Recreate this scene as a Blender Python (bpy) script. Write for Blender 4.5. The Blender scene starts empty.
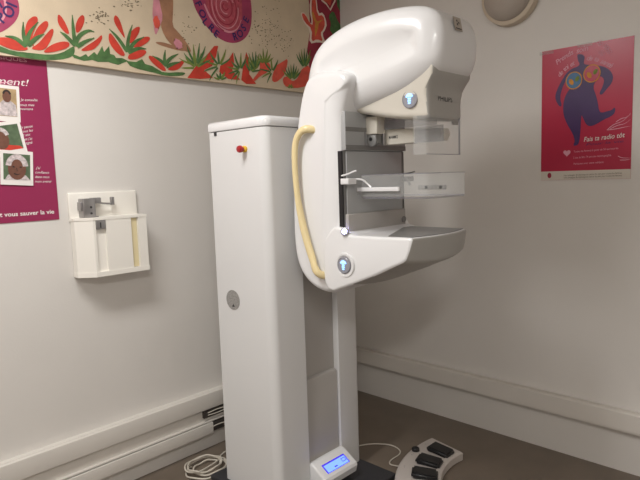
import bpy, bmesh, math, random
from mathutils import Vector, Matrix
from math import sin, cos, pi, radians

S = bpy.context.scene
COL = S.collection
random.seed(7)

# ---------------------------------------------------------------- camera, light, exposure
cam_data = bpy.data.cameras.new('camera')
cam_data.sensor_width = 36.0
cam_data.lens = 36.0 * 567.0 / 640.0
cam_data.clip_start = 0.02
cam = bpy.data.objects.new('camera', cam_data)
COL.objects.link(cam)
rows = ((0.6908, 0.1010, -0.7160), (-0.7224, 0.0523, -0.6895), (-0.0322, 0.9935, 0.1091))
M = Matrix(rows).to_4x4()
M.translation = Vector((-2.9441, -2.6136, 1.5))
cam.matrix_world = M
S.camera = cam

S.view_settings.view_transform = 'Standard'
S.view_settings.look = 'None'
S.view_settings.gamma = 1.0
S.view_settings.use_curve_mapping = False
S.view_settings.exposure = 1.0

w = bpy.data.worlds.new('world'); S.world = w; w.use_nodes = True
w.node_tree.nodes['Background'].inputs[0].default_value = (0.8, 0.85, 1.0, 1)
w.node_tree.nodes['Background'].inputs[1].default_value = 0.05

CEIL = 2.85
def area(name, loc, sx, sy, power, col):
    l = bpy.data.lights.new(name, 'AREA'); l.shape = 'RECTANGLE'
    l.size = sx; l.size_y = sy; l.energy = power; l.color = col
    o = bpy.data.objects.new(name, l); o.location = loc
    COL.objects.link(o); return o
area('unseen_ceiling_light', (-2.60, -.95, CEIL-0.075), 1.15, 0.35, 19, (1.0, 0.99, 0.97))
area('unseen_ceiling_light', (-3.6, -3.4, CEIL-0.075), 1.15, 0.35, 25, (1.0, 0.975, 0.94))  # fill light, added behind the camera to brighten both walls

# ---------------------------------------------------------------- materials
def lin(c):
    c = c/255.0
    return c/12.92 if c <= 0.04045 else ((c+0.055)/1.055)**2.4
def rgb(r, g, b): return (lin(r), lin(g), lin(b), 1)
def mat(name, col, rough=0.5, metal=0.0, noise=0.0, scale=8.0, bump=0.0, bscale=60.0, emit=0.0, trans=0.0, coat=0.0, alpha=1.0):
    m = bpy.data.materials.new(name); m.use_nodes = True
    nt = m.node_tree; p = nt.nodes['Principled BSDF']
    c = rgb(*col)
    p.inputs['Base Color'].default_value = c
    p.inputs['Roughness'].default_value = rough
    p.inputs['Metallic'].default_value = metal
    p.inputs['Coat Weight'].default_value = coat
    p.inputs['Coat Roughness'].default_value = 0.12
    p.inputs['Alpha'].default_value = alpha
    if trans: p.inputs['Transmission Weight'].default_value = trans; p.inputs['IOR'].default_value = 1.15
    if emit:
        p.inputs['Emission Color'].default_value = c; p.inputs['Emission Strength'].default_value = emit
    if noise or bump:
        tc = nt.nodes.new('ShaderNodeTexCoord')
    if noise:
        n = nt.nodes.new('ShaderNodeTexNoise'); n.inputs['Scale'].default_value = scale; n.inputs['Detail'].default_value = 6
        nt.links.new(tc.outputs['Object'], n.inputs['Vector'])
        r = nt.nodes.new('ShaderNodeMapRange')
        r.inputs['From Min'].default_value = 0.3; r.inputs['From Max'].default_value = 0.7
        r.inputs['To Min'].default_value = 1-noise; r.inputs['To Max'].default_value = 1+noise
        nt.links.new(n.outputs['Fac'], r.inputs['Value'])
        v = nt.nodes.new('ShaderNodeVectorMath'); v.operation = 'SCALE'
        v.inputs[0].default_value = c[:3]
        nt.links.new(r.outputs['Result'], v.inputs['Scale'])
        nt.links.new(v.outputs['Vector'], p.inputs['Base Color'])
    if bump:
        n = nt.nodes.new('ShaderNodeTexNoise'); n.inputs['Scale'].default_value = bscale; n.inputs['Detail'].default_value = 4
        nt.links.new(tc.outputs['Object'], n.inputs['Vector'])
        b = nt.nodes.new('ShaderNodeBump'); b.inputs['Strength'].default_value = bump; b.inputs['Distance'].default_value = 0.002
        nt.links.new(n.outputs['Fac'], b.inputs['Height']); nt.links.new(b.outputs['Normal'], p.inputs['Normal'])
    return m

WALL = mat('wall_paint', (220, 216, 211), 0.55, noise=0.02, scale=2.5, bump=0.25, bscale=90)
FLOOR = mat('floor_vinyl', (116, 104, 92), 0.38, noise=0.10, scale=5, bump=0.1, bscale=40)
CEILM = mat('ceiling_paint', (235, 230, 222), 0.8, noise=0.01)
TRUNK = mat('trunking_plastic', (218, 213, 206), 0.4, noise=0.015, scale=4)
DARK = mat('void_shade', (66, 60, 56), 0.8)
WHITE = mat('machine_white', (229, 229, 230), 0.28, noise=0.008, scale=3, coat=0.25)
CABW = mat('cabinet_white', (221, 221, 221), 0.38, noise=0.008, scale=3)
GREY = mat('machine_grey', (168, 166, 162), 0.35, noise=0.01)
LOWG = mat('lower_housing_cream', (214, 209, 198), 0.35, noise=0.008)
PLATE = mat('back_plate_grey', (166, 167, 168), 0.32, noise=0.01)
MIDG = mat('band_grey', (124, 123, 122), 0.4)
CHAN = mat('channel_grey', (172, 168, 164), 0.4, noise=0.01)
BLACK = mat('black_plastic', (26, 26, 28), 0.4)
BASEM = mat('base_black', (48, 48, 52), 0.5, noise=0.03)
CREAM = mat('handle_cream', (230, 211, 162), 0.3, noise=0.01)
RED = mat('button_red', (168, 38, 42), 0.3)
YEL = mat('collar_yellow', (224, 178, 50), 0.4)
SILVER = mat('brushed_silver', (160, 158, 158), 0.35, 0.8, noise=0.08, scale=30)
LABEL = mat('label_grey', (150, 148, 145), 0.5, noise=0.35, scale=180)
INK = mat('ink_dark', (50, 48, 50), 0.6)
CLEAR = mat('clear_acrylic', (226, 228, 228), 0.08, alpha=0.12)
SMOKE = mat('smoked_acrylic', (150, 152, 158), 0.1, alpha=0.38)
EDGE = mat('acrylic_edge', (150, 150, 160), 0.15, alpha=0.55)
BTN = mat('button_glass_grey', (150, 150, 158), 0.2)
GLOW = mat('icon_glow', (140, 190, 255), 0.4, emit=0.9)
LED = mat('led_glow', (190, 185, 255), 0.4, emit=6.0)
LCD = mat('lcd_glow', (88, 118, 255), 0.4, emit=1.3)
LCDR = mat('lcd_rim', (62, 40, 190), 0.4, emit=0.5)
CABLE = mat('cable_white', (205, 198, 186), 0.45)
CANVAS = mat('canvas_ground', (208, 190, 164), 0.8, noise=0.06, scale=9, bump=0.4, bscale=250)
PRED = mat('paint_red', (196, 60, 44), 0.7, noise=0.16, scale=22)
PCOR = mat('paint_coral', (212, 84, 66), 0.7, noise=0.16, scale=22)
PGR = mat('paint_green', (74, 110, 62), 0.7, noise=0.3, scale=30)
PGL = mat('paint_light_green', (116, 132, 62), 0.7, noise=0.2, scale=30)
PMAG = mat('paint_magenta', (158, 58, 92), 0.7, noise=0.12, scale=14)
PROSE = mat('paint_rose', (176, 76, 90), 0.7, noise=0.25, scale=34)
PPINK = mat('paint_pink', (208, 138, 150), 0.7, noise=0.15, scale=20)
PCRIM = mat('paint_crimson', (150, 40, 62), 0.7, noise=0.15, scale=20)
PBRN = mat('paint_brown', (162, 118, 90), 0.7, noise=0.2, scale=20)
PBLU = mat('paint_blue', (54, 36, 92), 0.7)
PSPK = mat('paint_speckle', (120, 108, 88), 0.7)
PYEL = mat('paint_yellow', (206, 140, 60), 0.7, noise=0.15, scale=30)
PWH = mat('paint_white', (232, 214, 200), 0.7)
POSL = mat('poster_plum', (148, 44, 84), 0.35, noise=0.04, scale=4)
POSR = mat('poster_crimson', (182, 38, 70), 0.3, noise=0.03, scale=5)
POSF = mat('poster_footer', (214, 206, 196), 0.35)
PAPW = mat('print_white', (232, 226, 222), 0.5)
PAPP = mat('print_pale_pink', (222, 160, 178), 0.5)
FIG = mat('print_purple', (66, 38, 92), 0.4, noise=0.08, scale=20)
FGL = mat('print_blue', (64, 110, 150), 0.4)
SKIN = mat('print_skin_brown', (112, 74, 60), 0.5, noise=0.15, scale=60)
HAIR = mat('print_dark_hair', (44, 34, 34), 0.5)
PHBG = mat('print_photo_ground', (176, 150, 112), 0.5, noise=0.2, scale=40)
PHGR = mat('print_photo_green', (86, 104, 78), 0.5, noise=0.3, scale=40)
CLOTH = mat('print_cloth', (198, 186, 186), 0.5, noise=0.35, scale=90)
DISP = mat('dispenser_white', (238, 234, 226), 0.35)
DSTRIP = mat('dispenser_cream', (226, 212, 170), 0.4)
LAMPG = mat('lamp_glass', (176, 166, 156), 0.3, noise=0.03)
LAMPR = mat('lamp_rim', (206, 192, 172), 0.4)
PEDW = mat('pedal_base_grey', (196, 188, 182), 0.45, noise=0.02)
LUM = mat('luminaire_diffuser', (255, 244, 228), 0.6, emit=1.0)

# ---------------------------------------------------------------- mesh builder
class MB:
    def __init__(s): s.v = []; s.f = []; s.m = []; s.mats = []
    def mi(s, m):
        if m not in s.mats: s.mats.append(m)
        return s.mats.index(m)
    def add(s, vs, fs, m):
        k = len(s.v); i = s.mi(m)
        s.v += [tuple(v) for v in vs]
        for f in fs: s.f.append([k+a for a in f]); s.m.append(i)
    def box(s, x0, x1, y0, y1, z0, z1, m, b=0.0):
        if b <= 0:
            vs = [(x, y, z) for x in (x0, x1) for y in (y0, y1) for z in (z0, z1)]
            s.add(vs, [(0,1,3,2), (4,6,7,5), (0,4,5,1), (2,3,7,6), (0,2,6,4), (1,5,7,3)], m)
        else:
            bm = bmesh.new(); bmesh.ops.create_cube(bm, size=1)
            for v in bm.verts: v.co = Vector(((x0+x1)/2+v.co.x*(x1-x0), (y0+y1)/2+v.co.y*(y1-y0), (z0+z1)/2+v.co.z*(z1-z0)))
            bmesh.ops.bevel(bm, geom=bm.edges[:], offset=b, segments=3, affect='EDGES', profile=0.5)
            s.bm(bm, m)
    def bm(s, bm, m):
        bm.verts.index_update()
        s.add([v.co[:] for v in bm.verts], [[v.index for v in f.verts] for f in bm.faces], m); bm.free()
    def rings(s, rings, m, cap=True, closed=True, mfun=None):
        k = len(s.v); n = len(rings[0])
        for r in rings: s.v += [tuple(p) for p in r]
        for i in range(len(rings)-1):
            for j in range(n if closed else n-1):
                a = k+i*n+j; b = k+i*n+(j+1) % n
                s.f.append([a, b, b+n, a+n])
                mm = m
                if mfun:
                    pts = [Vector(s.v[q]) for q in s.f[-1]]
                    nn = (pts[2]-pts[0]).cross(pts[3]-pts[1]); nn = nn.normalized() if nn.length > 1e-12 else nn
                    mm = mfun(sum(pts, Vector())/4, nn)
                s.m.append(s.mi(mm))
        if cap:
            s.f.append([k+j for j in range(n)][::-1]); s.m.append(s.mi(m))
            s.f.append([k+(len(rings)-1)*n+j for j in range(n)]); s.m.append(s.mi(m))
    def tube(s, pts, r, m, seg=10, ry=None):
        P = [Vector(p) for p in pts]; rs = []
        up = Vector((0.13, 0.21, 0.97))
        for i, p in enumerate(P):
            t = (P[min(i+1, len(P)-1)]-P[max(i-1, 0)]).normalized()
            a = t.cross(up); a = a.normalized() if a.length > 0.05 else t.cross(Vector((1, 0, 0))).normalized()
            b = a.cross(t)
            rs.append([p + a*cos(2*pi*j/seg)*r + b*sin(2*pi*j/seg)*(ry or r) for j in range(seg)])
        s.rings(rs, m)
    def lathe(s, c, axis, prof, m, seg=32):
        ax = Vector(axis).normalized(); a = ax.orthogonal().normalized(); b = ax.cross(a); c = Vector(c)
        s.rings([[c + ax*h + (a*cos(2*pi*j/seg)+b*sin(2*pi*j/seg))*max(r, 1e-4) for j in range(seg)] for r, h in prof], m)
    def build(s, name, parent=None, smooth=35, ms=None):
        me = bpy.data.meshes.new(name)
        me.from_pydata(s.v, [], s.f)
        for m in s.mats: me.materials.append(m)
        for p, i in zip(me.polygons, s.m): p.material_index = i
        bm = bmesh.new(); bm.from_mesh(me)
        bmesh.ops.recalc_face_normals(bm, faces=bm.faces[:])
        if smooth:
            for f in bm.faces: f.smooth = True
            for e in bm.edges:
                if len(e.link_faces) == 2 and e.calc_face_angle(0) > radians(smooth): e.smooth = False
        bm.to_mesh(me); bm.free(); me.update()
        o = bpy.data.objects.new(name, me); COL.objects.link(o)
        if parent:
            o.parent = parent
            o.matrix_parent_inverse = Matrix.Translation(-world_loc(parent))
        return o

def world_loc(o):                                   # parts are modelled in room coordinates, so only empties carry an offset
    return o.location.copy() if o.type == 'EMPTY' else Vector((0, 0, 0))

def empty(name, loc, label, cat, group=None):
    o = bpy.data.objects.new(name, None); o.location = loc; o.empty_display_size = 0.1
    COL.objects.link(o); return tag(o, label, cat, group)
def tag(o, label, cat, group=None):
    o['label'] = label; o['category'] = cat
    if group: o['group'] = group
    return o
def struct(o): o['kind'] = 'structure'; return o

def smooth_loop(pts, it=2):
    for _ in range(it):
        q = []
        for i in range(len(pts)):
            a = pts[i]; b = pts[(i+1) % len(pts)]
            q.append((a[0]*.75+b[0]*.25, a[1]*.75+b[1]*.25)); q.append((a[0]*.25+b[0]*.75, a[1]*.25+b[1]*.75))
        pts = q
    return pts
def smooth_open(pts, it=2):
    for _ in range(it):
        q = [pts[0]]
        for i in range(len(pts)-1):
            a = Vector(pts[i]); b = Vector(pts[i+1])
            q.append(tuple(a*.75+b*.25)); q.append(tuple(a*.25+b*.75))
        q.append(pts[-1]); pts = q
    return pts
def area2(p): return sum(p[i][0]*p[(i+1) % len(p)][1]-p[(i+1) % len(p)][0]*p[i][1] for i in range(len(p)))/2
def inset(p, d):
    sgn = 1 if area2(p) > 0 else -1; n = len(p); out = []
    for i in range(n):
        a = Vector(p[i-1]); b = Vector(p[i]); c = Vector(p[(i+1) % n])
        e1 = (b-a).normalized(); e2 = (c-b).normalized()
        n1 = Vector((-e1.y, e1.x))*sgn; n2 = Vector((-e2.y, e2.x))*sgn
        nn = (n1+n2); nn = nn.normalized() if nn.length > 1e-6 else n1
        k = max(0.5, nn.dot(n1))
        out.append(tuple(b+nn*(d/k)))
    return out
def slab_x(mb, outline, w, xc, rx, rin, m, wf=None, yf=None, mfun=None, seg=7, mid=6, spine=None, dish=0.0, rfun=None):
    """side outline (y, z) swept across x, half width w, ends rounded; wf(y,z) scales the width, yf(t,y,z) moves y;
    with a spine the rounding closes towards that segment and the flank is dished in (or bulged out) by dish"""
    def near(p):
        a = Vector(spine[0]); b = Vector(spine[1]); q = Vector(p); t = max(0, min(1, (q-a).dot(b-a)/(b-a).length_squared))
        return a+(b-a)*t
    def shrink(d):
        if not spine: return inset(outline, d) if d > 1e-6 else outline
        o = []
        for p in outline:
            q = Vector(p); k = near(p)-q; o.append(tuple(q+k.normalized()*min(d*(rfun(*p) if rfun else 1), k.length*.9)))
        return o
    st = []
    if spine:
        base = shrink(rin); nr = [near(p) for p in base]
        for f, h in ((.94, 1.0), (.75, .93), (.5, .72), (.28, .38), (.10, .08)):
            st.append((-w+dish*h, [tuple(Vector(p).lerp(n_, f)) for p, n_ in zip(base, nr)]))
    st += [(-w+rx*(1-cos(pi/2*i/seg)), shrink(rin*(1-sin(pi/2*i/seg)))) for i in range(seg+1)]
    half = list(st)
    for i in range(1, mid): st.append((-w+rx+(2*w-2*rx)*i/mid, outline))
    st += [(-a, b) for a, b in half[::-1]]
    rs = []
    for x, ol in st:
        r = []
        for y, z in ol:
            k = wf(y, z) if wf else 1.0
            yy, zz = yf(x/w, y, z) if yf else (y, z)
            r.append((xc+x*k, yy, zz))
        rs.append(r)
    mb.rings(rs, m, mfun=mfun)

# flat artwork and lettering on a wall plane
_tc = {}
def glyphs(txt, bold=0.0, shear=0.0):
    key = (txt, bold, shear)
    if key in _tc: return _tc[key]
    cu = bpy.data.curves.new('lettering', 'FONT'); cu.body = txt; cu.align_x = 'CENTER'; cu.align_y = 'CENTER'
    cu.size = 1; cu.offset = bold; cu.shear = shear; cu.resolution_u = 3
    o = bpy.data.objects.new('lettering', cu); COL.objects.link(o)
    dg = bpy.context.evaluated_depsgraph_get()
    me = bpy.data.meshes.new_from_object(o.evaluated_get(dg))
    r = ([v.co.copy() for v in me.vertices], [list(p.vertices) for p in me.polygons])
    bpy.data.objects.remove(o); bpy.data.curves.remove(cu); bpy.data.meshes.remove(me)
    _tc[key] = r; return r
class Art:
    """paints on a plane; U right, V up, N towards the room; points are (u, v) with P = O + U*u + V*v"""
    def __init__(s, mb, O, U, V, N, step=0.0006):
        s.mb = mb; s.O = Vector(O); s.U = Vector(U); s.V = Vector(V); s.N = Vector(N); s.step = step; s.k = 0
    def w(s, p, L): return s.O + s.U*p[0] + s.V*p[1] + s.N*(s.step*L)
    def lift(s, L): s.k = (s.k+1) % 9; return L + s.k*.1          # every brush mark a hair above the last
    def poly(s, pts, m, L=1, sm=0):
        L = s.lift(L)
        if sm: pts = smooth_loop(pts, sm)
        bm = bmesh.new(); vs = [bm.verts.new((p[0], p[1], 0)) for p in pts]
        bm.faces.new(vs); bmesh.ops.triangulate(bm, faces=bm.faces[:])
        bm.verts.index_update()
        s.mb.add([s.w(v.co, L) for v in bm.verts], [[v.index for v in f.verts] for f in bm.faces], m); bm.free()
    def stroke(s, pts, wd, m, L=2, sm=2, taper=True):
        L = s.lift(L)
        if sm: pts = smooth_open(pts, sm)
        n = len(pts); k = []
        for i, p in enumerate(pts):
            a = Vector(pts[max(i-1, 0)][:2]); b = Vector(pts[min(i+1, n-1)][:2]); t = (b-a).normalized()
            q = Vector((-t.y, t.x)); f = i/(n-1)
            r = wd/2*(1.0 if not taper else max(0.25, sin(pi*min(1, f*0.8+0.25))))
            k.append((Vector(p[:2])+q*r, Vector(p[:2])-q*r))
        vs = [s.w(x, L) for ab in k for x in ab]
        s.mb.add(vs, [(2*i, 2*i+1, 2*i+3, 2*i+2) for i in range(n-1)], m)
    def ell(s, c, a, b, m, L=1, ang=0, n=24, wob=0):
        pts = []
        for i in range(n):
            t = 2*pi*i/n; rr = 1+wob*random.uniform(-1, 1)
            x = a*cos(t)*rr; y = b*sin(t)*rr
            pts.append((c[0]+x*cos(ang)-y*sin(ang), c[1]+x*sin(ang)+y*cos(ang)))
        s.poly(pts, m, L)
    def ring(s, c, a, b, t, m, L=2, ang=0, a0=0, a1=2*pi, n=32):
        k = []
        for i in range(n+1):
            th = a0+(a1-a0)*i/n
            for q in (0, t):
                x = (a-q)*cos(th); y = (b-q)*sin(th)
                k.append(s.w((c[0]+x*cos(ang)-y*sin(ang), c[1]+x*sin(ang)+y*cos(ang)), L))
        s.mb.add(k, [(2*i, 2*i+1, 2*i+3, 2*i+2) for i in range(n)], m)
    def text(s, t, c, h, m, L=3, ang=0, bold=0.0, shear=0.0, width=None):
        vs, fs = glyphs(t, bold, shear)
        sx = h*1.35
        if width: 
            xs = [v.x for v in vs]; sx = width/(max(xs)-min(xs))
        out = []
        for v in vs:
            x = v.x*sx; y = v.y*h*1.35
            out.append(s.w((c[0]+x*cos(ang)-y*sin(ang), c[1]+x*sin(ang)+y*cos(ang)), L))
        s.mb.add(out, fs, m)
def flipy(pts): return [(-p[0], p[1]) for p in pts]

# artwork points: image pixels projected through the camera onto each wall plane, in metres
def canvas_point(u, v):
    k = -0.001138197*u + -8.239474e-05*v + 1
    return ((0.006162843*u + -0.0001686708*v + -2.0926)/k, (-0.001838444*u + -0.004167941*v + 2.260802)/k)
def poster_point(u, v):
    k = -0.001138197*u + -8.239474e-05*v + 1
    return ((0.00619223*u + -0.0001729686*v + -2.083702)/k, (-0.001839815*u + -0.004210207*v + 2.268753)/k)
def crimson_point(u, v):
    k = 0.003302382*u + -0.000482981*v + 1
    return ((0.01878814*u + -0.0005270239*v + -6.310309)/k, (0.004500574*u + -0.01469401*v + 4.127877)/k)
def crimson_points(pts): return [crimson_point(*p) for p in pts]

# ---------------------------------------------------------------- setting
def plain(name, *b, m=WALL):
    mb = MB(); mb.box(*b, m); return struct(mb.build(name, smooth=0))
RX, RY = -4.8, -4.8
plain('floor', RX-.1, .1, RY-.1, .1, -.1, 0, m=FLOOR)
plain('ceiling', RX-.1, .1, RY-.1, .1, CEIL, CEIL+.1, m=CEILM)
plain('wall_left', RX, 0.1, 0, .1, 0, CEIL)
plain('wall_right', 0, .1, RY, 0, 0, CEIL)
plain('wall_back', RX, 0, RY-.1, RY, 0, CEIL)
plain('wall_side', RX-.1, RX, RY, 0, 0, CEIL)

# cable trunking along the two walls
mb = MB()
mb.box(RX, -0.05, -.030, 0, .10, .335, TRUNK)
mb.box(RX, -0.05, -.052, -.030, .245, .335, TRUNK, .004)
mb.box(RX, -1.19, -.052, -.030, .10, .165, TRUNK, .004)
mb.box(RX, -0.05, -.048, -.030, .170, .176, TRUNK)
t1 = struct(mb.build('trim_1'))
mb = MB(); mb.box(-1.245, -.7, -.046, -.0295, .198, .243, DARK); mb.build('open_channel_shade', t1)  # solid dark boxes: shade inside the uncovered trunking, put in as colour
mb = MB(); mb.box(-1.19, -.7, -.044, -.0295, .108, .160, DARK); mb.build('open_channel_shade', t1)
for z, dz in ((.225, .006), (.212, -.004), (.135, .008)):
    mb = MB(); mb.tube(smooth_open([(-1.22, -.049, z), (-1.15, -.052, z+dz), (-1.05, -.05, z-dz), (-.9, -.049, z)]), .003, CABLE, 6); mb.build('wire', t1)
mb = MB()
mb.box(-.046, 0, RY, -.052, .222, .322, TRUNK, .005)
mb.box(-.050, -.046, RY, -.052, .235, .318, TRUNK)
struct(mb.build('trim_2'))

# ceiling luminaires above the frame; the far one is added to carry the fill
for (lx, ly) in ((-2.60, -.95), (-3.6, -3.4)):
    e = empty('unseen_ceiling_lamp', (lx, ly, CEIL), 'white rectangular ceiling lamp %s' % ('over the white imaging machine' if lx > -3 else 'added for fill light, over the middle of the room'), 'lamp')
    mb = MB(); mb.box(lx-.62, lx+.62, ly-.16, ly+.16, CEIL-.055, CEIL, CEILM, .006); mb.build('lamp_housing', e)
    mb = MB(); mb.box(lx-.58, lx+.58, ly-.13, ly+.13, CEIL-.065, CEIL-.053, LUM); mb.build('lamp_diffuser', e)

# ---------------------------------------------------------------- mural on canvas
mb = MB(); YM = -.030
bot = [canvas_point(*p) for p in [(0,55),(30,58),(63,62),(100,67),(140,73),(200,80),(250,86),(300,92)]]
ol = [(-2.95, 2.06)] + bot + [(-.012, bot[-1][1]), (-.012, 2.80), (-2.95, 2.80)]
n = len(ol)
mb.rings([[(x, YM, z) for x, z in ol], [(x, -.0045, z) for x, z in ol]], CANVAS)
A = Art(mb, (0, YM, 0), (1, 0, 0), (0, 0, 1), (0, -1, 0))
# roses in magenta rings
A.poly([canvas_point(*p) for p in [(-30,-18),(-10,-28),(8,-18),(17,-4),(20,10),(17,20),(9,28),(-2,34),(-20,36),(-40,20),(-42,0)]], PMAG, 1, 2)
A.poly([canvas_point(*p) for p in [(190,-14),(193,4),(200,18),(208,29),(218,38),(228,43),(238,43),(246,38),(251,28),(252,12),(250,-6),(240,-30),(215,-40),(198,-30)]], PMAG, 1, 2)
A.poly([canvas_point(*p) for p in [(204,-12),(205,4),(212,17),(220,26),(229,31),(237,30),(242,20),(242,4),(240,-14),(225,-26),(210,-24)]], PROSE, 2, 2)
A.stroke([canvas_point(*p) for p in [(204,4),(211,20),(221,29),(230,33),(238,29),(241,20)]], .014, PPINK, 3)
for k in range(7):
    c = [canvas_point(*p) for p in [(225,7)]][0]; a0 = random.uniform(0, 6)
    A.ring((c[0], c[1]), .022+.014*k, .020+.019*k, .006, PPINK if k % 2 else PCRIM, 4, 0, a0, a0+4.2)
A.ring(([canvas_point(*p) for p in [(-12,2)]][0]), .07, .09, .01, PPINK, 2)
for ch, x, y, an in (('T',-1,3,30),('P',1,18,50),('O',9,12,60),('I',12,5,75)):
    A.text(ch, canvas_point(x, y), .045, PBLU, 4, radians(an), .02)
for ch, x, y, an in (('F',198,4,-60),('O',202,14,-55),('L',205,22,-48),('R',211,28,-42),('E',216,34,-35),('R',235,37,20),('O',240,34,35),('S',243.5,28,50),('E',246,20,65)):
    A.text(ch, canvas_point(x, y), .042, PBLU, 4, radians(an), .02)
# brown limb and pink flower hanging by it
A.poly([canvas_point(*p) for p in [(156,-6),(158,10),(160,24),(164,36),(172,46),(182,50),(190,53),(191,50),(186,42),(178,32),(172,26),(173,10),(173,-6)]], PBRN, 2, 1)
A.poly([canvas_point(*p) for p in [(155,42),(162,42),(172,45),(190,51),(180,51),(165,47),(157,44)]], PBRN, 1, 1)
A.ell(canvas_point(178,44), .022, .028, PPINK, 4, .6, wob=.2)
A.poly([canvas_point(*p) for p in [(154,-6),(152,12),(153,22),(155,37),(159,28),(163,18),(160,5),(158,-6)]], PPINK, 2, 1)
A.ell(canvas_point(156.5,22), .018, .030, PCOR, 4, 0, wob=.2)
# long green bough
A.poly([canvas_point(*p) for p in [(-10,43),(0,46),(12,51),(30,53),(50,55),(62,53),(70,48),(74,46),(75,52),(72,57),(60,60),(40,60),(20,57),(0,52),(-10,50)]], PGR, 2, 1)
A.poly([canvas_point(*p) for p in [(70,53),(80,57),(86,54),(88,57),(94,52),(97,55),(102,46),(104,52),(109,46),(110,54),(114,55),(116,58),(122,58),(128,61),(118,65),(108,62),(98,62),(92,60),(84,61),(74,58)]], PGR, 2)
A.poly([canvas_point(*p) for p in [(126,61),(136,62),(142,59),(145,64),(152,66),(162,72),(172,73),(160,74),(146,71),(138,69),(130,66)]], PGR, 2)
for pts in ([(35,49),(24,36),(26,22),(33,16),(38,17),(37,25),(31,38)], [(28,48),(33,36),(38,26),(46,20),(49,24),(45,32),(36,40)],
            [(29,49),(38,44),(46,34),(52,28),(54,31),(50,42),(44,51)], [(0,37),(10,38),(22,44),(30,50),(16,51),(2,46),(-8,40)],
            [(42,52),(52,44),(64,41),(70,43),(68,48),(58,51),(48,53)],
            [(58,13),(64,20),(70,34),(66,34),(59,26),(57,20)], [(76,34),(75,26),(78,18),(83,14),(85,20),(81,30)],
            [(79,51),(88,45),(96,40),(102,34),(102,40),(95,49),(88,51)],
            [(115,14),(120,20),(125,38),(124,38),(117,28),(113,20)], [(129,44),(129,34),(134,28),(140,26),(139,33),(133,42)],
            [(109,32),(113,36),(120,46),(126,56),(120,56),(112,48),(108,40)], [(132,47),(138,40),(146,36),(151,38),(146,44),(137,48)],
            [(127,58),(130,53),(138,50),(146,50),(146,54),(138,59),(130,60)],
            [(149,55),(155,58),(162,64),(167,71),(162,71),(153,64),(148,58)], [(166,70),(172,66),(180,61),(185,60),(182,66),(176,71)]):
    A.poly([canvas_point(*p) for p in pts], PRED, 3, 2)
for pts in ([(27,46),(23,36),(23,22)], [(27,46),(28,34),(38,22)], [(28,46),(36,38),(44,34)], [(26,47),(16,38),(5,36)],
            [(75,46),(73,30),(72,15)], [(75,46),(78,36),(88,30),(94,32)], [(75,46),(66,36),(60,32)], [(77,47),(84,42),(94,38)],
            [(127,52),(128,38),(132,25)], [(127,52),(118,38),(109,29)], [(128,52),(134,42),(144,37)], [(128,53),(138,48),(146,49)],
            [(165,65),(164,58),(165,50)], [(165,65),(170,58),(178,54)], [(166,66),(160,60),(152,56)], [(166,67),(172,64),(180,62)]):
    A.stroke([canvas_point(*p) for p in pts], .018, PGR, 4)
A.poly([canvas_point(*p) for p in [(152,72),(165,73),(180,72),(186,73),(182,76),(165,76)]], PGR, 2, 1)
# right part of the flower border
for pts in ([(187,78),(196,66),(206,56),(214,46),(218,46),(216,56),(212,66),(204,70),(213,78),(200,79)],
            [(219,72),(220,66),(228,60),(233,52),(234,64),(232,70),(240,80),(228,79)],
            [(241,80),(243,66),(246,52),(249,60),(249,74),(256,84),(246,84)]):
    A.poly([canvas_point(*p) for p in pts], PRED, 3)
for pts in ([(252,80),(260,70),(259,60),(266,60),(271,66),(268,72),(260,76),(254,82)],
            [(271,80),(275,66),(282,62),(288,58),(286,70),(283,77),(275,83)],
            [(282,78),(288,76),(292,82),(298,78),(300,70),(310,64),(312,84),(300,88),(290,88),(284,86)]):
    A.poly([canvas_point(*p) for p in pts], PCOR, 3, 1)
def tuft(cx, cy, r, n, a0=30, a1=150, m=PGR, wd=.014):
    for i in range(n):
        a = radians(a0+(a1-a0)*i/(n-1)); k = r*random.uniform(.8, 1.1)
        A.stroke([canvas_point(cx+cos(a)*k*.12, cy-sin(a)*k*.12), canvas_point(cx+cos(a)*k*.6, cy-sin(a)*k*.62), canvas_point(cx+cos(a)*k*.82, cy-sin(a)*k*1.02)], wd if abs(a-pi/2) < 1 else wd*.7, (m, PGL)[i % 3 == 1], 4, 1)
tuft(196, 66, 22, 8, 20, 160); tuft(196, 68, 16, 5, 30, 180, PGL)
tuft(219, 66, 18, 7, 30, 230); tuft(240, 70, 18, 8, 60, 250); tuft(250, 72, 14, 6, 10, 120)
tuft(255, 70, 17, 6, 60, 130); tuft(264, 64, 14, 6, 30, 140, PGL); tuft(272, 72, 16, 6, 60, 240); tuft(292, 80, 15, 8, 40, 140, PGR); tuft(304, 68, 18, 7, 55, 125)
tuft(220, 80, 10, 5, 20, 160, PGR); tuft(290, 88, 5, 4, 20, 160, PGL)
# magenta border strip with the big red flower
A.poly([canvas_point(*p) for p in [(308,-15),(341,-15),(341,30),(341,96),(309,92),(309,60),(307,50),(310,30)]], PCRIM, 1)
A.poly([canvas_point(*p) for p in [(300,12),(305,13),(309,22),(312,24),(309,8),(311,-4),(316,-4),(318,14),(323,12),(327,24),(325,30),(322,34),(326,44),(318,42),(309,44),(310,30),(303,22)]], PWH, 2, 1)
A.poly([canvas_point(*p) for p in [(301,13),(305,14),(310,24),(313,25),(311,8),(312,-4),(315,-4),(317,16),(323,15),(325,24),(323,30),(320,33),(323,42),(317,39),(311,42),(312,29),(304,22)]], PCOR, 3, 1)
A.stroke([canvas_point(*p) for p in [(317,22),(316,28),(315,36)]], .03, PYEL, 4)
A.stroke([canvas_point(*p) for p in [(312,12),(316,24),(322,20)]], .02, PYEL, 4)
A.poly([canvas_point(*p) for p in [(323,-6),(333,-6),(330,6),(326,2),(322,2)]], PCOR, 3)
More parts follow.
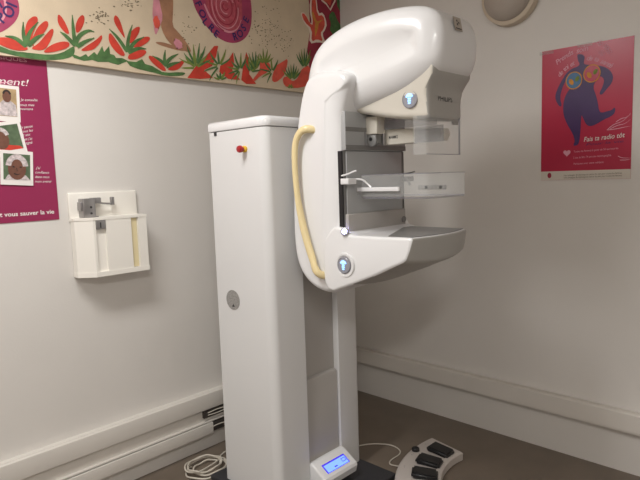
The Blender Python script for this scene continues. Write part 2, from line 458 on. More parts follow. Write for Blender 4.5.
A.stroke([canvas_point(*p) for p in [(321,0),(326,4),(330,10),(335,0)]], .012, PWH, 4, 0, False)
A.poly([canvas_point(*p) for p in [(328,16),(333,10),(337,20),(341,26),(341,40),(334,36),(329,30),(331,24)]], PGR, 3, 1)
A.poly([canvas_point(*p) for p in [(336,-6),(341,-6),(341,14),(337,6)]], PGR, 3)
# speckles on the cream ground
for (cx, cy, sx, sy, nn) in ((268,28,14,18,110), (100,16,8,5,40), (128,4,10,5,30), (284,44,10,8,25), (184,30,10,14,25)):
    for k in range(nn):
        u, v = canvas_point(cx+random.gauss(0, sx*.6), cy+random.gauss(0, sy*.6)); r = random.uniform(.003, .007)
        if u < -.4: A.poly([(u-r, v), (u, v-r*.6), (u+r, v), (u, v+r*.6)], PSPK, 1)
mur = mb.build('mural_painting', smooth=0)
tag(mur, 'long cream canvas painted with red flowers and rose medallions, high on left wall', 'painting')

# ---------------------------------------------------------------- plum poster, left wall
mb = MB()
x0, x1, z0, z1 = -2.56, -1.918, 1.352, 2.075
mb.box(x0, x1, -.003, -.0005, z0, 2.046, POSL)
A = Art(mb, (0, -.003, 0), (1, 0, 0), (0, 0, 1), (0, -1, 0), .0005)
A.text('RADIOLOGIQUES', (-2.135, 2.036), .016, PAPP, 1, 0, .01, width=.27)
A.text('gratuitement!', (-2.155, poster_point(0,81)[1]+.001), .030, PAPW, 1, 0, .0, .25, width=.31)
A.stroke([poster_point(-30,86), poster_point(0,83), poster_point(19,81)], .005, PAPP, 1, 0)
def photo(cx, cy, w, h, ang, bg, kind):
    c = poster_point(cx, cy); a = radians(ang)
    def rect(u0, u1, v0, v1, m, L):
        A.poly([(c[0]+u*cos(a)-v*sin(a), c[1]+u*sin(a)+v*cos(a)) for u, v in ((u0, v0), (u1, v0), (u1, v1), (u0, v1))], m, L)
    q = lambda u, v: (c[0]+u*cos(a)-v*sin(a), c[1]+u*sin(a)+v*cos(a))
    rect(-w/2, w/2, -h/2, h/2, PAPW, 2+kind*4)
    iw = w/2-.012; ih = h/2-.014
    rect(-iw, iw, -ih+.008, ih, bg, 3+kind*4)
    L = 4+kind*4
    if kind == 0:
        for dx, s in ((.015, 1), (-.04, .9)):
            A.poly([q(dx-.035*s, -ih+.01), q(dx+.038*s, -ih+.01), q(dx+.034*s, -.005), q(dx+.01, .015), q(dx-.012, .015), q(dx-.032*s, -.005)], CLOTH, L)
            A.ell(q(dx, .028), .017*s, .024*s, SKIN, L+1, a)
            A.ring(q(dx, .032), .018*s, .024*s, .008, HAIR, L+2, a, .3, pi-.3)
    elif kind == 1:
        A.poly([q(-.06, -ih+.008), q(iw, -ih+.008), q(.045, -.035), q(.0, -.025), q(-.05, -.03)], PRED, L)
        A.ell(q(-.02, 0), .030, .040, SKIN, L+1, a); A.ring(q(-.02, .008), .036, .042, .016, CLOTH, L+2, a, .2, pi-.2)
    else:
        A.poly([q(-iw+.005, -ih+.008), q(iw, -ih+.008), q(.035, -.03), q(-.035, -.03)], CLOTH, L)
        A.ell(q(0, -.004), .036, .046, SKIN, L+1, a)
        A.ring(q(0, .004), .045, .054, .022, CLOTH, L+2, a, .1, pi-.1)
        for s in (-1, 1):
            A.ell(q(s*.014, .004), .005, .003, HAIR, L+3, a, 8)
        A.stroke([q(-.013, -.024), q(0, -.029), q(.013, -.024)], .005, HAIR, L+3, 1); A.stroke([q(-.002, 0), q(0, -.013), q(.004, -.013)], .003, HAIR, L+3, 0)
photo(3, 103, .13, .15, -2, PHBG, 0)
photo(6, 139, .14, .14, 10, PHGR, 1)
photo(16.5, 168, .13, .145, -4, PHGR, 2)
for k, (t, x, y) in enumerate((('Je consulte', 29, 100), ('tous mes', 27, 105), ('examens', 26, 109), ('j\'y pense', 26, 127), ('tous les', 27, 131), ('2 ans', 26, 135), ('et j\'ai', 28, 139), ('gagné', 28, 143),
                               ('j\'ai', 38, 168), ('confiance', 42, 172.5), ('dans mon', 42, 177), ('mon avenir', 43, 181.5))):
    A.text(t, poster_point(x, y), .0115, PAPW, 1, radians(3 if k < 3 else 10 if k < 8 else -2), .0, .3)
A.text('qui peut vous sauver la vie', (-2.092, poster_point(10,214.5)[1]), .019, PAPW, 1, 0, .02, width=.306)
pl = mb.build('poster', smooth=0)
tag(pl, 'plum purple health poster with portrait photos under the painting', 'poster')

# ---------------------------------------------------------------- crimson poster, right wall
mb = MB()
# gently curling lower edge
rs = []
for i in range(9):
    z = 1.449+(2.10-1.449)*i/8; b = 0
    rs.append([(-.003, -1.392, z), (-.003, -1.816, z), (-.0005, -1.816, z), (-.0005, -1.392, z)])
mb.rings(rs, POSR)
A = Art(mb, (-.003, 0, 0), (0, -1, 0), (0, 0, 1), (-1, 0, 0), .0005)
A.poly([(1.392, 1.4495), (1.816, 1.4495), (1.816, 1.494), (1.392, 1.494)], POSF, 1)
A.step = .0005
body = crimson_points([(565,58),(566,54),(570,53),(574,55),(574,60),(576,64),(584,62),(594,65),(601,69),(606,72),(612,76),(613,80),(607,87),(601,95),(599,94),(604,84),(604,78),(598,76),(598,84),(594,90),(598,98),(602,108),(602,113),(606,118),(612,117),(614,112),(612,109),(610,112)])
A.poly(crimson_points([(577,55),(579,54),(583,54.5),(585,57),(584,61),(584,64.5),(592,65),(603,66),(610,70),(613.5,76),(612,83),(606,90),(602,95),(599,94),(603,86),(604.5,79),(600,75.5),(596,80),(593,87),(596,95),(598,103),(599,110),(601,113),(608,111),(612,110),(614,107.5),(615.5,108),(615,113),(611,116.5),(604,119.5),(596,124.5),(590,126.5),(586,124.5),(583,118),(581.5,114.5),(581,122),(580.5,132),(579.5,141),(578,145),(574,146),(573.5,144.5),(575,141),(573,134),(567,124),(563.5,115),(563,106),(564.5,98),(568,91),(572,87),(569,80),(565.5,81),(562,89),(560,98),(562,105.5),(560,107),(557,103),(555,97),(557,90),(561,82),(566,73.5),(572,68.5),(578,66.5),(580,64),(578,61)]), FIG, 2, 1)
for cx, cy, m1 in ((574, 80.5, FGL), (592, 73.5, POSR)):
    c = crimson_points([(cx, cy)])[0]
    A.ell(c, .040, .043, PYEL, 3); A.ell(c, .035, .038, m1, 4); A.ell((c[0]-.012, c[1]-.006), .010, .016, PYEL, 5, .5); A.ell((c[0]+.016, c[1]+.006), .009, .014, PGL, 5, -.5)
A.stroke(crimson_points([(564,90),(561,100)]), .003, PMAG, 4)
def arc_text(t, pts, h, m, L=3):
    P2 = [Vector(q) for q in crimson_points(pts)]; seg_ = [(P2[i+1]-P2[i]).length for i in range(len(P2)-1)]; tot = sum(seg_)
    wd = {'i': .55, 'l': .5, 't': .7, ' ': .8, 'r': .75, 's': .9}; ws = [wd.get(c_, 1) for c_ in t]; acc = 0
    for ch, w_ in zip(t, ws):
        d_ = (acc+w_/2)/sum(ws)*tot; acc += w_; k = 0
        while k < len(seg_)-1 and d_ > seg_[k]: d_ -= seg_[k]; k += 1
        if ch == ' ': continue
        e_ = P2[k+1]-P2[k]
        A.text(ch, P2[k]+e_.normalized()*d_, h, m, L, math.atan2(e_.y, e_.x), .006, .25)
arc_text('Prends soin', [(556,63.5),(563,58),(572,52.5),(588,48)], .026, PAPP)
arc_text('de toi et', [(558.5,76),(566,68),(574,63)], .024, PAPP)
arc_text('de ta santé', [(587,58),(596,59),(604,62),(612,66)], .024, PAPP)
for dx, dy, r in ((600,43,6), (606,47,5), (602,53,4), (609,51,4)):
    for k in range(4):
        a = k*1.57+.4; c = crimson_points([(dx+cos(a)*1.6, dy+sin(a)*1.6)])[0]; A.ring(c, .008, .006, .0015, PAPP, 3, a)
A.text('Fais ta radio tôt', crimson_points([(603.5, 137.5)])[0], .024, PAPW, 3, radians(3), .006, .25, width=.185)
A.text('Pour la vie', crimson_points([(604, 143)])[0], .012, FIG, 3, radians(2), 0, .25, width=.17)
for t, y, xx, wd in (("Toutes les femmes à partir de 50 ans tous les", 150, 595.5, .205), ("2 ans de 50 à 74 ans une mammographie", 156.5, 592, .175), ("Parlez-en avec votre médecin", 163, 588.5, .14)):
    A.text(t, crimson_points([(xx, y)])[0], .0105, PAPP, 3, radians(1.5), .004, width=wd)
hc = crimson_points([(567, 153)])[0]
A.poly([(hc[0]+.018*16*sin(t)**3/16, hc[1]+.018*(13*cos(t)-5*cos(2*t)-2*cos(3*t)-cos(4*t))/16) for t in [2*pi*i/24 for i in range(24)]], PAPP, 3)
for pts in ([(607,130),(614,124),(622,122),(631,114)], [(610,129),(618,125),(625,124),(631,119)], [(616,122),(622,118),(626,118),(631,113)], [(607,130),(616,129),(625,127),(631,126)], [(618,156),(622,158),(631,158)], [(620,160),(626,160),(631,159)]):
    A.stroke(crimson_points(pts), .0035, PAPP, 3)
A.ell(crimson_points([(549.5, 175.5)])[0], .010, .014, PCRIM, 3)
for y, wd in ((174.2, .27), (176.6, .27)):
    A.text('Une campagne de dépistage du cancer du sein pour toutes les femmes', crimson_points([(592, y)])[0], .008, PSPK, 3, radians(1), .003, width=wd)
A.O = Vector((-.003, 0, 0))
pr_ = mb.build('poster', smooth=0)
tag(pr_, 'crimson poster with a dancing purple figure, taped to the right wall', 'poster')
for (yy, zz, a) in ((-1.60, 2.095, .02), (-1.415, 2.088, .3)):
    mb = MB(); mb.box(-.0062, -.0036, yy-.035, yy+.035, zz-.006, zz+.010, CLEAR); mb.build('adhesive_tape', pr_)

# ---------------------------------------------------------------- wall lamp, right wall
wl = empty('wall_lamp', (0, -1.235, 2.385), 'round unlit wall lamp with a milky shade, top of the right wall', 'lamp')
mb = MB(); mb.lathe((0, -1.228, 2.408), (-1, 0, 0), [(.150, 0), (.150, .030), (.148, .045), (.135, .052), (.1, .052)], LAMPR, 48); mb.build('lamp_rim', wl)
mb = MB(); mb.lathe((0, -1.228, 2.408), (-1, 0, 0), [(.130, .045), (.129, .06), (.115, .085), (.085, .102), (.045, .112), (.001, .115)], LAMPG, 48); mb.build('lamp_shade', wl)

# ---------------------------------------------------------------- wall dispenser
dx0, dx1 = -1.905, -1.545
d = empty('wall_dispenser', ((dx0+dx1)/2, 0, 1.08), 'white plastic dispenser box with a grey metal lever on the left wall', 'dispenser')
mb = MB(); mb.box(-1.877, -1.543, -.018, 0, 1.335, 1.468, DISP, .006); mb.build('back_board', d)
mb = MB()
# body: chamfered left flank, vertical groove and window strip recessed in the front
zb, zt = 1.085, 1.353
pl2 = [(-1.872, -.004), (-1.872, -.045), (-1.812, -.105), (-1.800, -.105), (-1.800, -.094), (-1.752, -.094), (-1.752, -.105), (-1.628, -.105), (-1.628, -.094), (-1.592, -.094), (-1.592, -.105), (-1.548, -.105), (-1.545, -.01)]
mb.rings([[(x, y, z) for x, y in pl2] for z in (zb+.006, zt-.006)], DISP)
pl3 = [(-1.874, -.004), (-1.874, -.047), (-1.813, -.107), (-1.546, -.107), (-1.543, -.01)]
mb.rings([[(x, y, z) for x, y in pl3] for z in (zb-.004, zb+.018)], DISP)
mb.rings([[(x, y, z) for x, y in pl3] for z in (zt-.012, zt)], DISP)
mb.build('dispenser_body', d, 25)
mb = MB(); mb.box(-1.624, -1.596, -.097, -.093, zb+.02, zt-.014, DSTRIP); mb.build('level_window', d)
mb = MB(); mb.box(-1.798, -1.754, -.108, -.094, 1.300, 1.340, SILVER, .002); mb.box(-1.781, -1.776, -.1095, -.108, 1.306, 1.330, INK); mb.build('lock_plate', d)
mb = MB()
mb.box(-1.835, -1.778, -.070, -.016, 1.354, 1.440, SILVER, .004)
mb.box(-1.842, -1.832, -.060, -.020, 1.385, 1.425, SILVER, .003)
mb.box(-1.790, -1.745, -.062, -.030, 1.415, 1.442, SILVER, .004)
mb.box(-1.83, -1.765, -.066, -.02, 1.352, 1.358, SILVER)
for zz in (1.40, 1.372): mb.lathe((-1.80, -.070, zz), (0, -1, 0), [(.005, 0), (.005, .003), (.001, .003)], INK, 10)
mb.tube([(-1.75, -.046, 1.418), (-1.73, -.046, 1.414), (-1.70, -.046, 1.411), (-1.685, -.046, 1.411)], .0045, SILVER)
mb.box(-1.692, -1.678, -.056, -.034, 1.404, 1.442, SILVER, .003)
mb.build('metal_lever', d)

# ---------------------------------------------------------------- imaging machine
XC = -1.05
R0 = empty('mammography_machine', (-1.07, -.70, 0), 'tall white breast imaging machine with curved arm and clear paddles', 'medical machine')
mb = MB(); mb.box(-1.395, -.780, -1.004, -.30, .0, .028, BASEM, .006); mb.build('base_plate', R0)
mb = MB()
fy = -.785
plan = [(-1.345, -.385), (-1.36, -.395), ] + [(-1.322-.038*cos(radians(a)), -.737-.048*sin(radians(a))) for a in range(0, 91, 9)] + [ (-1.165, fy), (-1.165, -.750), (-.938, -.750), (-.938, fy), (-.812, fy), (-.797, -.780), (-.79, -.766), (-.79, -.395), (-.80, -.385)]
mb.rings([[(x, y, z) for x, y in plan] for z in (.028, .5, 1.0, 1.722)], CABW, mfun=lambda c, n: CHAN if (abs(n.y) > .9 and c.y > -.76 and c.y < -.7 and -1.16 < c.x < -.94) else CABW)
cab = mb.build('cabinet', R0, 50)
mb = MB()
lid = inset([(-1.345, -.385), (-1.36, -.395), ] + [(-1.322-.038*cos(radians(a)), -.737-.048*sin(radians(a))) for a in range(0, 91, 9)] + [(-.812, fy), (-.795, -.778), (-.79, -.766), (-.79, -.395), (-.80, -.385)], -.004)
mb.rings([[(x, y, z) for x, y in inset(lid, i)] for z, i in ((1.726, .002), (1.730, 0), (1.755, 0), (1.764, .004), (1.769, .012), (1.771, .03))], WHITE)
mb.rings([[(x, y, z) for x, y in inset(lid, .012)] for z in (1.720, 1.728)], MIDG)
mb.build('cabinet_lid', cab)
mb = MB(); mb.box(-1.364, -1.352, -.452, -.436, 1.706, 1.722, INK); mb.build('latch', cab)
es = MB(); es.lathe((-1.36, -.655, 1.634), (-1, 0, 0), [(.014, 0), (.014, .011), (.010, .013)], YEL, 20)
es.lathe((-1.36, -.655, 1.634), (-1, 0, 0), [(.009, .010), (.009, .020), (.015, .024), (.016, .034), (.013, .040), (.001, .042)], RED, 24)
es.build('emergency_stop_button', cab)
mb = MB(); c = (-1.3605, -.514, .947)
mb.rings([[(-1.3605-d_, c[1]+.050*cos(t), c[2]+.047*sin(t)) for t in [2*pi*i/32 for i in range(32)]] for d_ in (0, .001)], LABEL)
A = Art(mb, (-1.3616, 0, 0), (0, -1, 0), (0, 0, 1), (-1, 0, 0), .0003)
A.poly([(.505, .915), (.527, .915), (.518, .930)], INK, 1)
mb.build('oval_type_label', cab)
# lower front panel standing proud in the channel
mb = MB()
mb.rings([[(-1.160, -.751, z0_), (-1.160, y_, z0_), (-.944, y_, z1_), (-.944, -.751, z1_)] for z0_, z1_, y_ in ((.03, .03, -.772), (.548, .548, -.772), (.556, .556, -.768), (.562, .562, -.755))], CHAN)
mb.build('lower_front_panel', R0)
# display
mb = MB()
pf = [(-.755, .030), (-.768, .155), (-.790, .158), (-.805, .152), (-.878, .108), (-.884, .094), (-.875, .060), (-.80, .030)]
slab_x(mb, pf, .118, -1.045, .012, .010, WHITE, seg=4, mid=2)
du = mb.build('display_unit', R0)
mb = MB()
def dp(u, v, h): # on the sloping face
    a = Vector((-1.045, -.805, .152)); s_ = Vector((0, -.073, -.044)).normalized(); n_ = Vector((0, -.044, .073)).normalized()
    return a + Vector((u, 0, 0)) + s_*v + n_*h
mb.add([dp(-.078, .018, .0015), dp(.078, .018, .0015), dp(.078, .068, .0015), dp(-.078, .068, .0015), dp(-.078, .018, -.002), dp(.078, .018, -.002), dp(.078, .068, -.002), dp(-.078, .068, -.002)],
       [(0,1,2,3), (4,5,6,7), (0,1,5,4), (1,2,6,5), (2,3,7,6), (3,0,4,7)], LCDR)
mb.add([dp(-.072, .026, .002), dp(.072, .026, .002), dp(.072, .066, .002), dp(-.072, .066, .002)], [(0,1,2,3)], LCD)
for u, v, a_, b_ in ((.040, .034, .028, .003), (.040, .050, .028, .003), (.040, .034, .003, .019), (.065, .034, .003, .019), (-.020, .052, .02, .006)):
    mb.add([dp(u, v, .0025), dp(u+a_, v, .0025), dp(u+a_, v+b_, .0025), dp(u, v+b_, .0025)], [(0,1,2,3)], LCDR)
mb.build('display_screen', du, 0)

# arm carriage in the channel
mb = MB(); mb.box(-1.155, -.945, -.95, -.752, 1.12, 1.68, CHAN, .01); mb.build('arm_carriage', R0)
# arm body
mb = MB()
ob = [(-1.120, 1.045), (-1.035, 1.020), (-.955, 1.034), (-.890, 1.076), (-.850, 1.141), (-.834, 1.236), (-.838, 1.408), (-.856, 1.577), (-.876, 1.701), (-.900, 1.800), (-.925, 1.870), (-.955, 1.908), (-1.000, 1.922), (-1.097, 1.917), (-1.155, 1.902), (-1.178, 1.878), (-1.168, 1.845), (-1.140, 1.79), (-1.122, 1.74), (-1.118, 1.70), (-1.118, 1.60), (-1.118, 1.45), (-1.118, 1.25), (-1.118, 1.12)]
slab_x(mb, smooth_loop(ob, 2), .222, XC, .035, .055, WHITE, seg=8, spine=((-1.01, 1.16), (-1.05, 1.80)), dish=-.003, rfun=lambda y, z: 1.45 if y < -1.08 and z < 1.85 else .55)
arm = mb.build('arm_body', R0, 60)
mb = MB()
hp = [(-1.262, -.992, 1.692), (-1.295, -.970, 1.700), (-1.297, -.935, 1.690), (-1.299, -.908, 1.655), (-1.300, -.899, 1.60), (-1.300, -.899, 1.53), (-1.300, -.905, 1.453), (-1.300, -.915, 1.39), (-1.300, -.929, 1.329), (-1.300, -.944, 1.275), (-1.299, -.962, 1.220), (-1.298, -.982, 1.17), (-1.308, -1.006, 1.125), (-1.295, -1.022, 1.104), (-1.262, -1.030, 1.098)]
mb.tube(smooth_open(hp, 2), .0125, CREAM, 14, ry=.016); mb.build('grab_handle', arm)
# face of the arm
mb = MB(); mb.box(-1.236, -.866, -1.128, -1.105, 1.27, 1.602, PLATE, .003); mb.build('back_plate', arm)
mb = MB()
for xx in (-1.258, -.850): mb.box(xx, xx+.009, -1.121, -1.10, 1.30, 1.602, BLACK)
mb.box(-1.250, -.850, -1.123, -1.10, 1.27, 1.604, MIDG); mb.build('guide_slots', arm)
mb = MB(); mb.box(-1.245, -.855, -1.138, -1.10, 1.262, 1.352, CHAN, .004); mb.build('lower_shield', arm)
mb = MB(); mb.lathe((-.872, -1.138, 1.305), (0, -1, 0), [(.014, 0), (.014, .004), (.001, .004)], MIDG, 16); mb.build('screw', arm)
mb = MB()
mb.box(-1.248, -.846, -1.136, -1.10, 1.604, 1.755, PLATE, .003)
mb.box(-1.247, -.847, -1.1375, -1.13, 1.606, 1.625, MIDG)
mb.box(-1.247, -.847, -1.1375, -1.13, 1.678, 1.695, MIDG)
mb.box(-1.130, -1.126, -1.1375, -1.13, 1.625, 1.678, MIDG); mb.build('upper_carriage', arm)

# tube head
def hw(y, z):
    f = min(1, max(0, (-1.10-y)/.42)); k = 1.0-.145*f
    g = min(1, max(0, (1.90-z)/.14)); return k*(1-.10*g)
mb = MB()
oh = [(-.875, 1.76), (-.878, 1.84), (-.888, 1.93), (-.918, 2.000), (-.965, 2.048), (-1.04, 2.082), (-1.15, 2.108), (-1.27, 2.116), (-1.38, 2.110), (-1.46, 2.094), (-1.508, 2.062), (-1.530, 2.01), (-1.532, 1.955), (-1.525, 1.905), (-1.505, 1.865), (-1.460, 1.840), (-1.36, 1.805), (-1.27, 1.788), (-1.17, 1.768), (-1.11, 1.758), (-.95, 1.755)]
slab_x(mb, smooth_loop(oh, 2), .180, XC, .062, .085, WHITE, wf=hw, seg=10, spine=((-1.02, 1.90), (-1.40, 1.975)), dish=.012)
head = mb.build('tube_head', R0, 60)
mb = MB()
def hl(y, z): return 1+max(0, z-1.74)*1.2
def grey_front(c, n): return GREY if (c.y < -1.40 and abs(n.x) < .80) else LOWG
ol2 = [(-1.09, 1.770), (-1.13, 1.752), (-1.19, 1.738), (-1.264, 1.722), (-1.34, 1.710), (-1.41, 1.703), (-1.455, 1.701), (-1.466, 1.706), (-1.466, 1.75), (-1.467, 1.78), (-1.472, 1.81), (-1.484, 1.835), (-1.50, 1.86), (-1.50, 1.90), (-1.46, 1.93), (-1.35, 1.90), (-1.25, 1.87), (-1.15, 1.83)]
slab_x(mb, ol2, .116, XC, .022, .022, LOWG, wf=hl, mfun=grey_front, seg=6, spine=((-1.20, 1.80), (-1.42, 1.80)))
low = mb.build('collimator_housing', R0, 50)
A_ = MB(); A = Art(A_, (0, -1.4672, 0), (1, 0, 0), (0, 0, 1), (0, -1, 0), .0004)
A.text('PHILIPS', (-1.058, 1.775), .020, INK, 1, 0, .004, width=.100)
A_.build('maker_lettering', low, 0)
A_ = MB(); A = Art(A_, (-.055, -1.5345, 1.995), (1, 0, 0), Vector((0, .20, 1)).normalized(), Vector((0, -1, .20)).normalized(), .0005)
A.poly([(-1.040, .012), (-.988, .012), (-.988, .062), (-1.040, .062)], LABEL, 0)
A.poly([(-1.040, .012), (-.988, .012), (-.988, .062), (-1.040, .062)], LAMPG, 2)
for k in range(3):
    a0 = radians(30+120*k)+pi/3; c0 = (-1.014, .042)
    A.poly([(c0[0]+r*cos(t), c0[1]+r*sin(t)) for r, t in ((.003, a0), (.011, a0), (.012, a0+.52), (.011, a0+1.05), (.004, a0+1.05))], INK, 3)
A.stroke([(-1.034, .020), (-.994, .020)], .004, INK, 3, 0, False)
A_.build('radiation_warning_sticker', head, 0)

def touch_button(x, y, z, r, parent):
    """round backlit push button on a face whose normal is -X"""
    m_ = MB(); m_.lathe((x, y, z), (-1, 0, 0), [(r*1.12, -.012), (r*1.12, .001), (r*1.02, .003), (r*.99, .001), (r*.5, .0015), (r*.02, .0015)], BTN, 40)
    b = m_.build('control_button', parent)
    m_ = MB(); a = Art(m_, (x-.0035, 0, 0), (0, -1, 0), (0, 0, 1), (-1, 0, 0), .0004)
    c = (-y, z)
    a.ring((c[0], c[1]-.02*r), r*.62, r*.68, r*.26, GLOW, 0, 0, radians(25), radians(155))
    a.poly([(c[0]-r*.30, c[1]+r*.22), (c[0]+r*.30, c[1]+r*.22), (c[0], c[1]+r*.52)], GLOW, 0)
    for k, (u, v) in enumerate(((-.12, .05), (.12, .05), (-.12, -.22), (.12, -.22), (0, -.50))):
        a.ell((c[0]+u*r, c[1]+v*r), r*.13 if k < 4 else r*.22, r*.12, GLOW, 0, 0, 10)
    m_.build('arrow_icon', b, 0)
touch_button(-1.172, -1.388, 1.777, .030, low)

# block, mechanism and arm under the head
mb = MB(); mb.box(-1.118, -1.060, -1.190, -1.130, 1.668, 1.738, LOWG, .003); blk = mb.build('carriage_block', arm)
mb = MB()
mb.box(-1.112, -1.065, -1.180, -1.130, 1.630, 1.668, MIDG, .003)
mb.lathe((-1.112, -1.160, 1.642), (-1, 0, 0), [(.024, -.01), (.024, .003), (.018, .006), (.001, .006)], MIDG, 24)
mb.lathe((-1.118, -1.158, 1.648), (-1, 0, 0), [(.008, 0), (.007, .003), (.001, .003)], BLACK, 14)
mb.box(-1.075, -1.062, -1.192, -1.180, 1.622, 1.672, SILVER, .003)
mb.build('lock_mechanism', arm)
mb = MB()
sa = [(-1.180, 1.686), (-1.180, 1.632), (-1.187, 1.625), (-1.21, 1.624), (-1.44, 1.626), (-1.452, 1.650), (-1.445, 1.672), (-1.30, 1.682), (-1.19, 1.688)]
slab_x(mb, sa, .030, -1.025, .004, .004, LOWG, seg=3, mid=2)
A = Art(mb, (-1.0552, 0, 0), (0, -1, 0), (0, 0, 1), (-1, 0, 0), .0004)
A.text('MAMMO', (1.225, 1.653), .013, INK, 1, 0, .01, width=.045)
mb.build('slide_arm', arm)
# smoke coloured shield panel and the clear face shield
mb = MB()
mb.box(-1.075, -1.072, -1.44, -1.195, 1.684, 1.722, SMOKE)
mb.box(-1.060, -1.058, -1.46, -1.33, 1.622, 1.684, SMOKE)
mb.build('smoked_shield', arm, 0)
mb = MB()
def sheet(pts, t, z0, z1, m, zf=None):
    rs_ = []
    P2 = [Vector(p) for p in pts]; nrm = []
    for i in range(len(P2)):
        d_ = (P2[min(i+1, len(P2)-1)]-P2[max(0, i-1)]).normalized(); nrm.append(Vector((-d_.y, d_.x)))
    for i, p in enumerate(P2):
        q = p + nrm[i]*t
        rs_.append([(p.x, p.y, z0), (p.x, p.y, z1), (q.x, q.y, z1), (q.x, q.y, z0)])
    return rs_
mb.rings(sheet([(-1.185, -1.41), (-1.185, -1.45), (-1.182, -1.462), (-1.172, -1.468), (-.965, -1.468), (-.955, -1.464)], .003, 1.572, 1.712, CLEAR), CLEAR)
mb.box(-.958, -.953, -1.469, -1.464, 1.572, 1.712, EDGE)
mb.box(-1.185, -.955, -1.4695, -1.4665, 1.571, 1.574, EDGE)
fs = mb.build('face_shield', R0, 30)
mb = MB(); mb.box(-1.015, -.975, -1.472, -1.468, 1.684, 1.700, LABEL); mb.build('clip', fs)

# compression paddle
cp = empty('compression_paddle', (XC, -1.14, 1.42), '', ''); del cp['label']; del cp['category']; cp.parent = R0; cp.matrix_parent_inverse = Matrix.Translation(-Vector((-1.07, -.70, 0)))
def tray_ring(ins, rr):
    x0_, x1_, y0_, y1_ = -1.182+ins, -.900-ins, -1.472+ins, -1.155
    p = []
    for (cx, cy, a0) in ((x1_-rr, y1_-.005, 0), (x0_+rr, y1_-.005, 90), (x0_+rr, y0_+rr, 180), (x1_-rr, y0_+rr, 270)):
        for k in range(6):
            a = radians(a0+90*k/5); r_ = rr if cy < y1_-.01 else .005
            cx2 = cx if r_ == rr else (x1_-.005 if a0 == 0 else x0_+.005)
            p.append((cx2+r_*cos(a), cy+r_*sin(a)))
    return p
mb = MB()
rb = tray_ring(0, .03); ri = tray_ring(.003, .027)
def zt_(y): return 1.503
mb.rings([[(x, y, 1.412) for x, y in inset(rb, .004)], [(x, y, 1.418) for x, y in rb], [(x, y, 1.46) for x, y in rb], [(x, y, 1.503) for x, y in rb], [(x, y, 1.503) for x, y in ri], [(x, y, 1.46) for x, y in ri], [(x, y, 1.420) for x, y in ri]], CLEAR)
# (the rear wall of the tray is low)
tr = mb.build('paddle_tray', cp, 30)
mb = MB(); mb.rings([[(x, y, z) for x, y in inset(rb, i)] for z, i in ((1.4105, .003), (1.4175, -.0008))], EDGE, cap=False)
mb.rings([[(x, y, z) for x, y in rb2] for rb2, z in ((rb, 1.5032), (rb, 1.5055), (ri, 1.5055), (ri, 1.5032))], EDGE, cap=False)
mb.build('tray_rim', tr)
mb = MB(); mb.box(-1.192, -1.181, -1.345, -1.140, 1.440, 1.456, WHITE, .002); mb.box(-1.190, -.892, -1.152, -1.138, 1.425, 1.452, CLEAR, .003); mb.build('paddle_rail', cp)
mb = MB(); mb.box(-.904, -.893, -1.372, -1.236, 1.436, 1.455, LABEL, .004); br = mb.build('far_bracket', cp)
for yy in (-1.28, -1.35): 
    mb = MB(); mb.lathe((-.904, yy, 1.4455), (-1, 0, 0), [(.007, -.001), (.007, .003), (.001, .003)], INK, 12); mb.build('screw', br)
mb = MB(); mb.box(-1.266, -1.215, -1.160, -1.118, 1.470, 1.494, WHITE, .004)
mb.tube(smooth_open([(-1.215, -1.150, 1.490), (-1.195, -1.175, 1.488), (-1.186, -1.19, 1.47), (-1.186, -1.21, 1.456)]), .004, WHITE, 8)
mb.build('paddle_clamp', cp)
mb = MB(); mb.box(-.865, -.825, -1.165, -1.118, 1.472, 1.494, MIDG, .004)
mb.tube(smooth_open([(-.875, -1.155, 1.49), (-.885, -1.17, 1.48), (-.893, -1.19, 1.456)]), .005, PLATE, 8); mb.build('paddle_clamp', cp)
mb = MB(); mb.tube(smooth_open([(-1.256, -1.118, 1.505), (-1.256, -1.150, 1.510), (-1.250, -1.175, 1.520), (-1.245, -1.185, 1.522)]), .0035, WHITE, 8); mb.build('release_lever', cp)
mb = MB(); mb.tube(smooth_open([(-.843, -1.118, 1.505), (-.84, -1.150, 1.508), (-.825, -1.17, 1.514)]), .003, MIDG, 8); mb.build('release_lever', cp)

# detector housing
def dw(y, z):
    f = min(1, max(0, (-1.05-y)/.39)); g = min(1, max(0, (1.27-z)/.1))
    return 1-.17*f+.075*g*f
def dy(t, y, z):
    f = min(1, max(0, (-1.25-y)/.17)); b = min(1, max(0, (-1.06-y)/.12))*min(1, max(0, (1.235-z)/.05)); return y-.030*f*(1-t*t)+.010*f, z-.018*b*(1-t*t)
mb = MB()
od = [(-1.138, 1.282), (-1.18, 1.272), (-1.294, 1.271), (-1.40, 1.272), (-1.440, 1.272), (-1.449, 1.266), (-1.440, 1.225), (-1.428, 1.190), (-1.415, 1.180), (-1.384, 1.166), (-1.290, 1.123), (-1.189, 1.083), (-1.110, 1.053), (-1.080, 1.040), (-1.052, 1.047), (-1.034, 1.072), (-1.028, 1.12), (-1.030, 1.20), (-1.044, 1.252), (-1.068, 1.285), (-1.095, 1.304), (-1.125, 1.300)]
def det_mat(c, n):
    front = (n.y < 0 if n.y else False)
    if c.y < -1.17 and abs(n.x) < .62 and (c.z < 1.2695): return GREY
    return WHITE
def dens(p, k=3):
    o = []
    for i in range(len(p)):
        a = p[i]; b = p[(i+1) % len(p)]
        for j in range(k): o.append((a[0]+(b[0]-a[0])*j/k, a[1]+(b[1]-a[1])*j/k))
    return o
slab_x(mb, smooth_loop(dens(od, 2), 1), .236, XC, .010, .012, WHITE, wf=dw, yf=dy, mfun=det_mat, seg=5, mid=10)
det = mb.build('detector_housing', R0, 45)
mb = MB()
rs = []
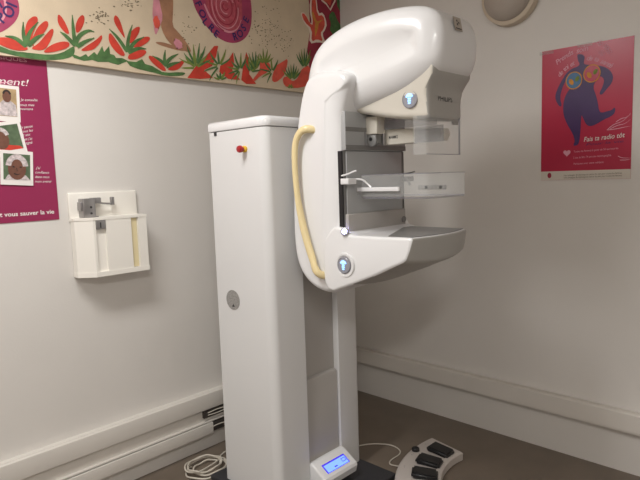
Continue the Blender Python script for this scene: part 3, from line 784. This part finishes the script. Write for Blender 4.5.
for i in range(11):
    t = -1+2*i/10
    f1 = -1.440-.030*(1-t*t)+.010
    rs.append([(XC+t*.19, -1.235+t*.094, 1.2725), (XC+t*.19, -1.235+t*.094, 1.2745), (XC+t*.184, f1, 1.2745), (XC+t*.184, f1, 1.2725)])
mb.rings(rs, MIDG); mb.build('detector_top_plate', det, 20)
touch_button(-1.283, -1.140, 1.153, .030, det)
mb = MB(); mb.lathe((-1.281, -1.140, 1.153), (-1, 0, 0), [(.050, -.006), (.048, .0003), (.040, .0008), (.036, -.0005), (.034, -.006)], WHITE, 48); mb.build('button_surround', det, 60)
mb = MB(); mb.lathe((-1.280, -1.146, 1.287), (-.9, -.35, .3), [(.010, -.01), (.010, .002), (.008, .004), (.001, .005)], LED, 16); mb.lathe((-1.280, -1.146, 1.287), (-.9, -.35, .3), [(.016, -.01), (.016, .001), (.011, .002), (.010, 0)], BTN, 24); mb.build('indicator_light', det)

# ---------------------------------------------------------------- foot switch
fs_ = empty('foot_switch', (-.66, -1.10, 0), 'curved pale grey foot switch with black pedals on the floor', 'foot switch')
c0 = Vector((-.78, -1.62)); 
def arcp(r, a): return (FX+r*cos(radians(a)), FY+r*sin(radians(a)))
FX, FY = -.490, -1.575
mb = MB()
def arc_poly(r0, r1, a0, a1, n=16):
    return [arcp(r1, a0+(a1-a0)*i/n) for i in range(n+1)] + [arcp(r0, a1+(a0-a1)*i/n) for i in range(n+1)]
RO, RI, AA, AB = .64, .42, 79, 147
AP = arc_poly(RI, RO, AA, AB)
mb.rings([[(x, y, z) for x, y in inset(AP, i)] for z, i in ((0, .004), (.004, 0), (.040, 0), (.048, .008), (.050, .02))], PEDW)
A = Art(mb, (0, 0, .0502), (1, 0, 0), (0, 1, 0), (0, 0, 1), .0004)
for t, a in (('+ -', 87), ('+ -', 101), ('- +', 114)):
    A.text(t, arcp(RO-.035, a), .016, LABEL, 1, radians(a-90), .01)
mb.build('switch_base', fs_, 30)
for a in (90, 105.5, 120.5, 136):
    mb = MB(); bm = bmesh.new(); bmesh.ops.create_cube(bm, size=1)
    for v in bm.verts: v.co = Vector((v.co.x*.088, v.co.y*.125, v.co.z*.030))
    bmesh.ops.bevel(bm, geom=bm.edges[:], offset=.010, segments=3, affect='EDGES')
    p = arcp(.498, a)
    bmesh.ops.transform(bm, matrix=Matrix.Translation((p[0], p[1], .060)) @ Matrix.Rotation(radians(a-90), 4, 'Z') @ Matrix.Rotation(radians(5), 4, 'X'), verts=bm.verts)
    mb.bm(bm, BLACK); mb.build('pedal', fs_, 40)
p = arcp(.610, 96.5)
mb = MB(); mb.lathe((p[0], p[1], .049), (0, 0, 1), [(.020, 0), (.020, .014), (.016, .018), (.001, .018)], BLACK, 24); mb.build('knob', fs_)
mb = MB()
cp_ = [(-.76, -.62, .005), (-.64, -.64, .005), (-.56, -.70, .005), (-.51, -.79, .005), (-.55, -.88, .005), (-.66, -.875, .005), (-.70, -.90, .006), (-.70, -.94, .012), (-.70, -.985, .022)]
mb.tube(smooth_open(cp_, 3), .0035, CABLE, 8); mb.build('cable', fs_)

# ---------------------------------------------------------------- coiled cable on the floor by the cabinet
mb = MB(); pts = []
for i in range(150):
    t = i/149; a = 2*pi*4.3*t
    r = .115+.02*sin(3.1*a/4.3)+.012*sin(7*t*pi)
    pts.append((-1.352+.012*sin(9*t)+r*.82*cos(a+2), -.196+.006*t+r*.70*sin(a+2), .006+.030*t+.004*sin(5*a)))
pts += [(-1.27, -.20, .02), (-1.23, -.15, .008), (-1.17, -.12, .006), (-1.05, -.14, .006), (-.95, -.20, .006)]
mb.tube(smooth_open(pts, 1), .0045, CABLE, 8)
tag(mb.build('coiled_cable'), 'loose coil of thin white cable on the floor left of the machine', 'cable')
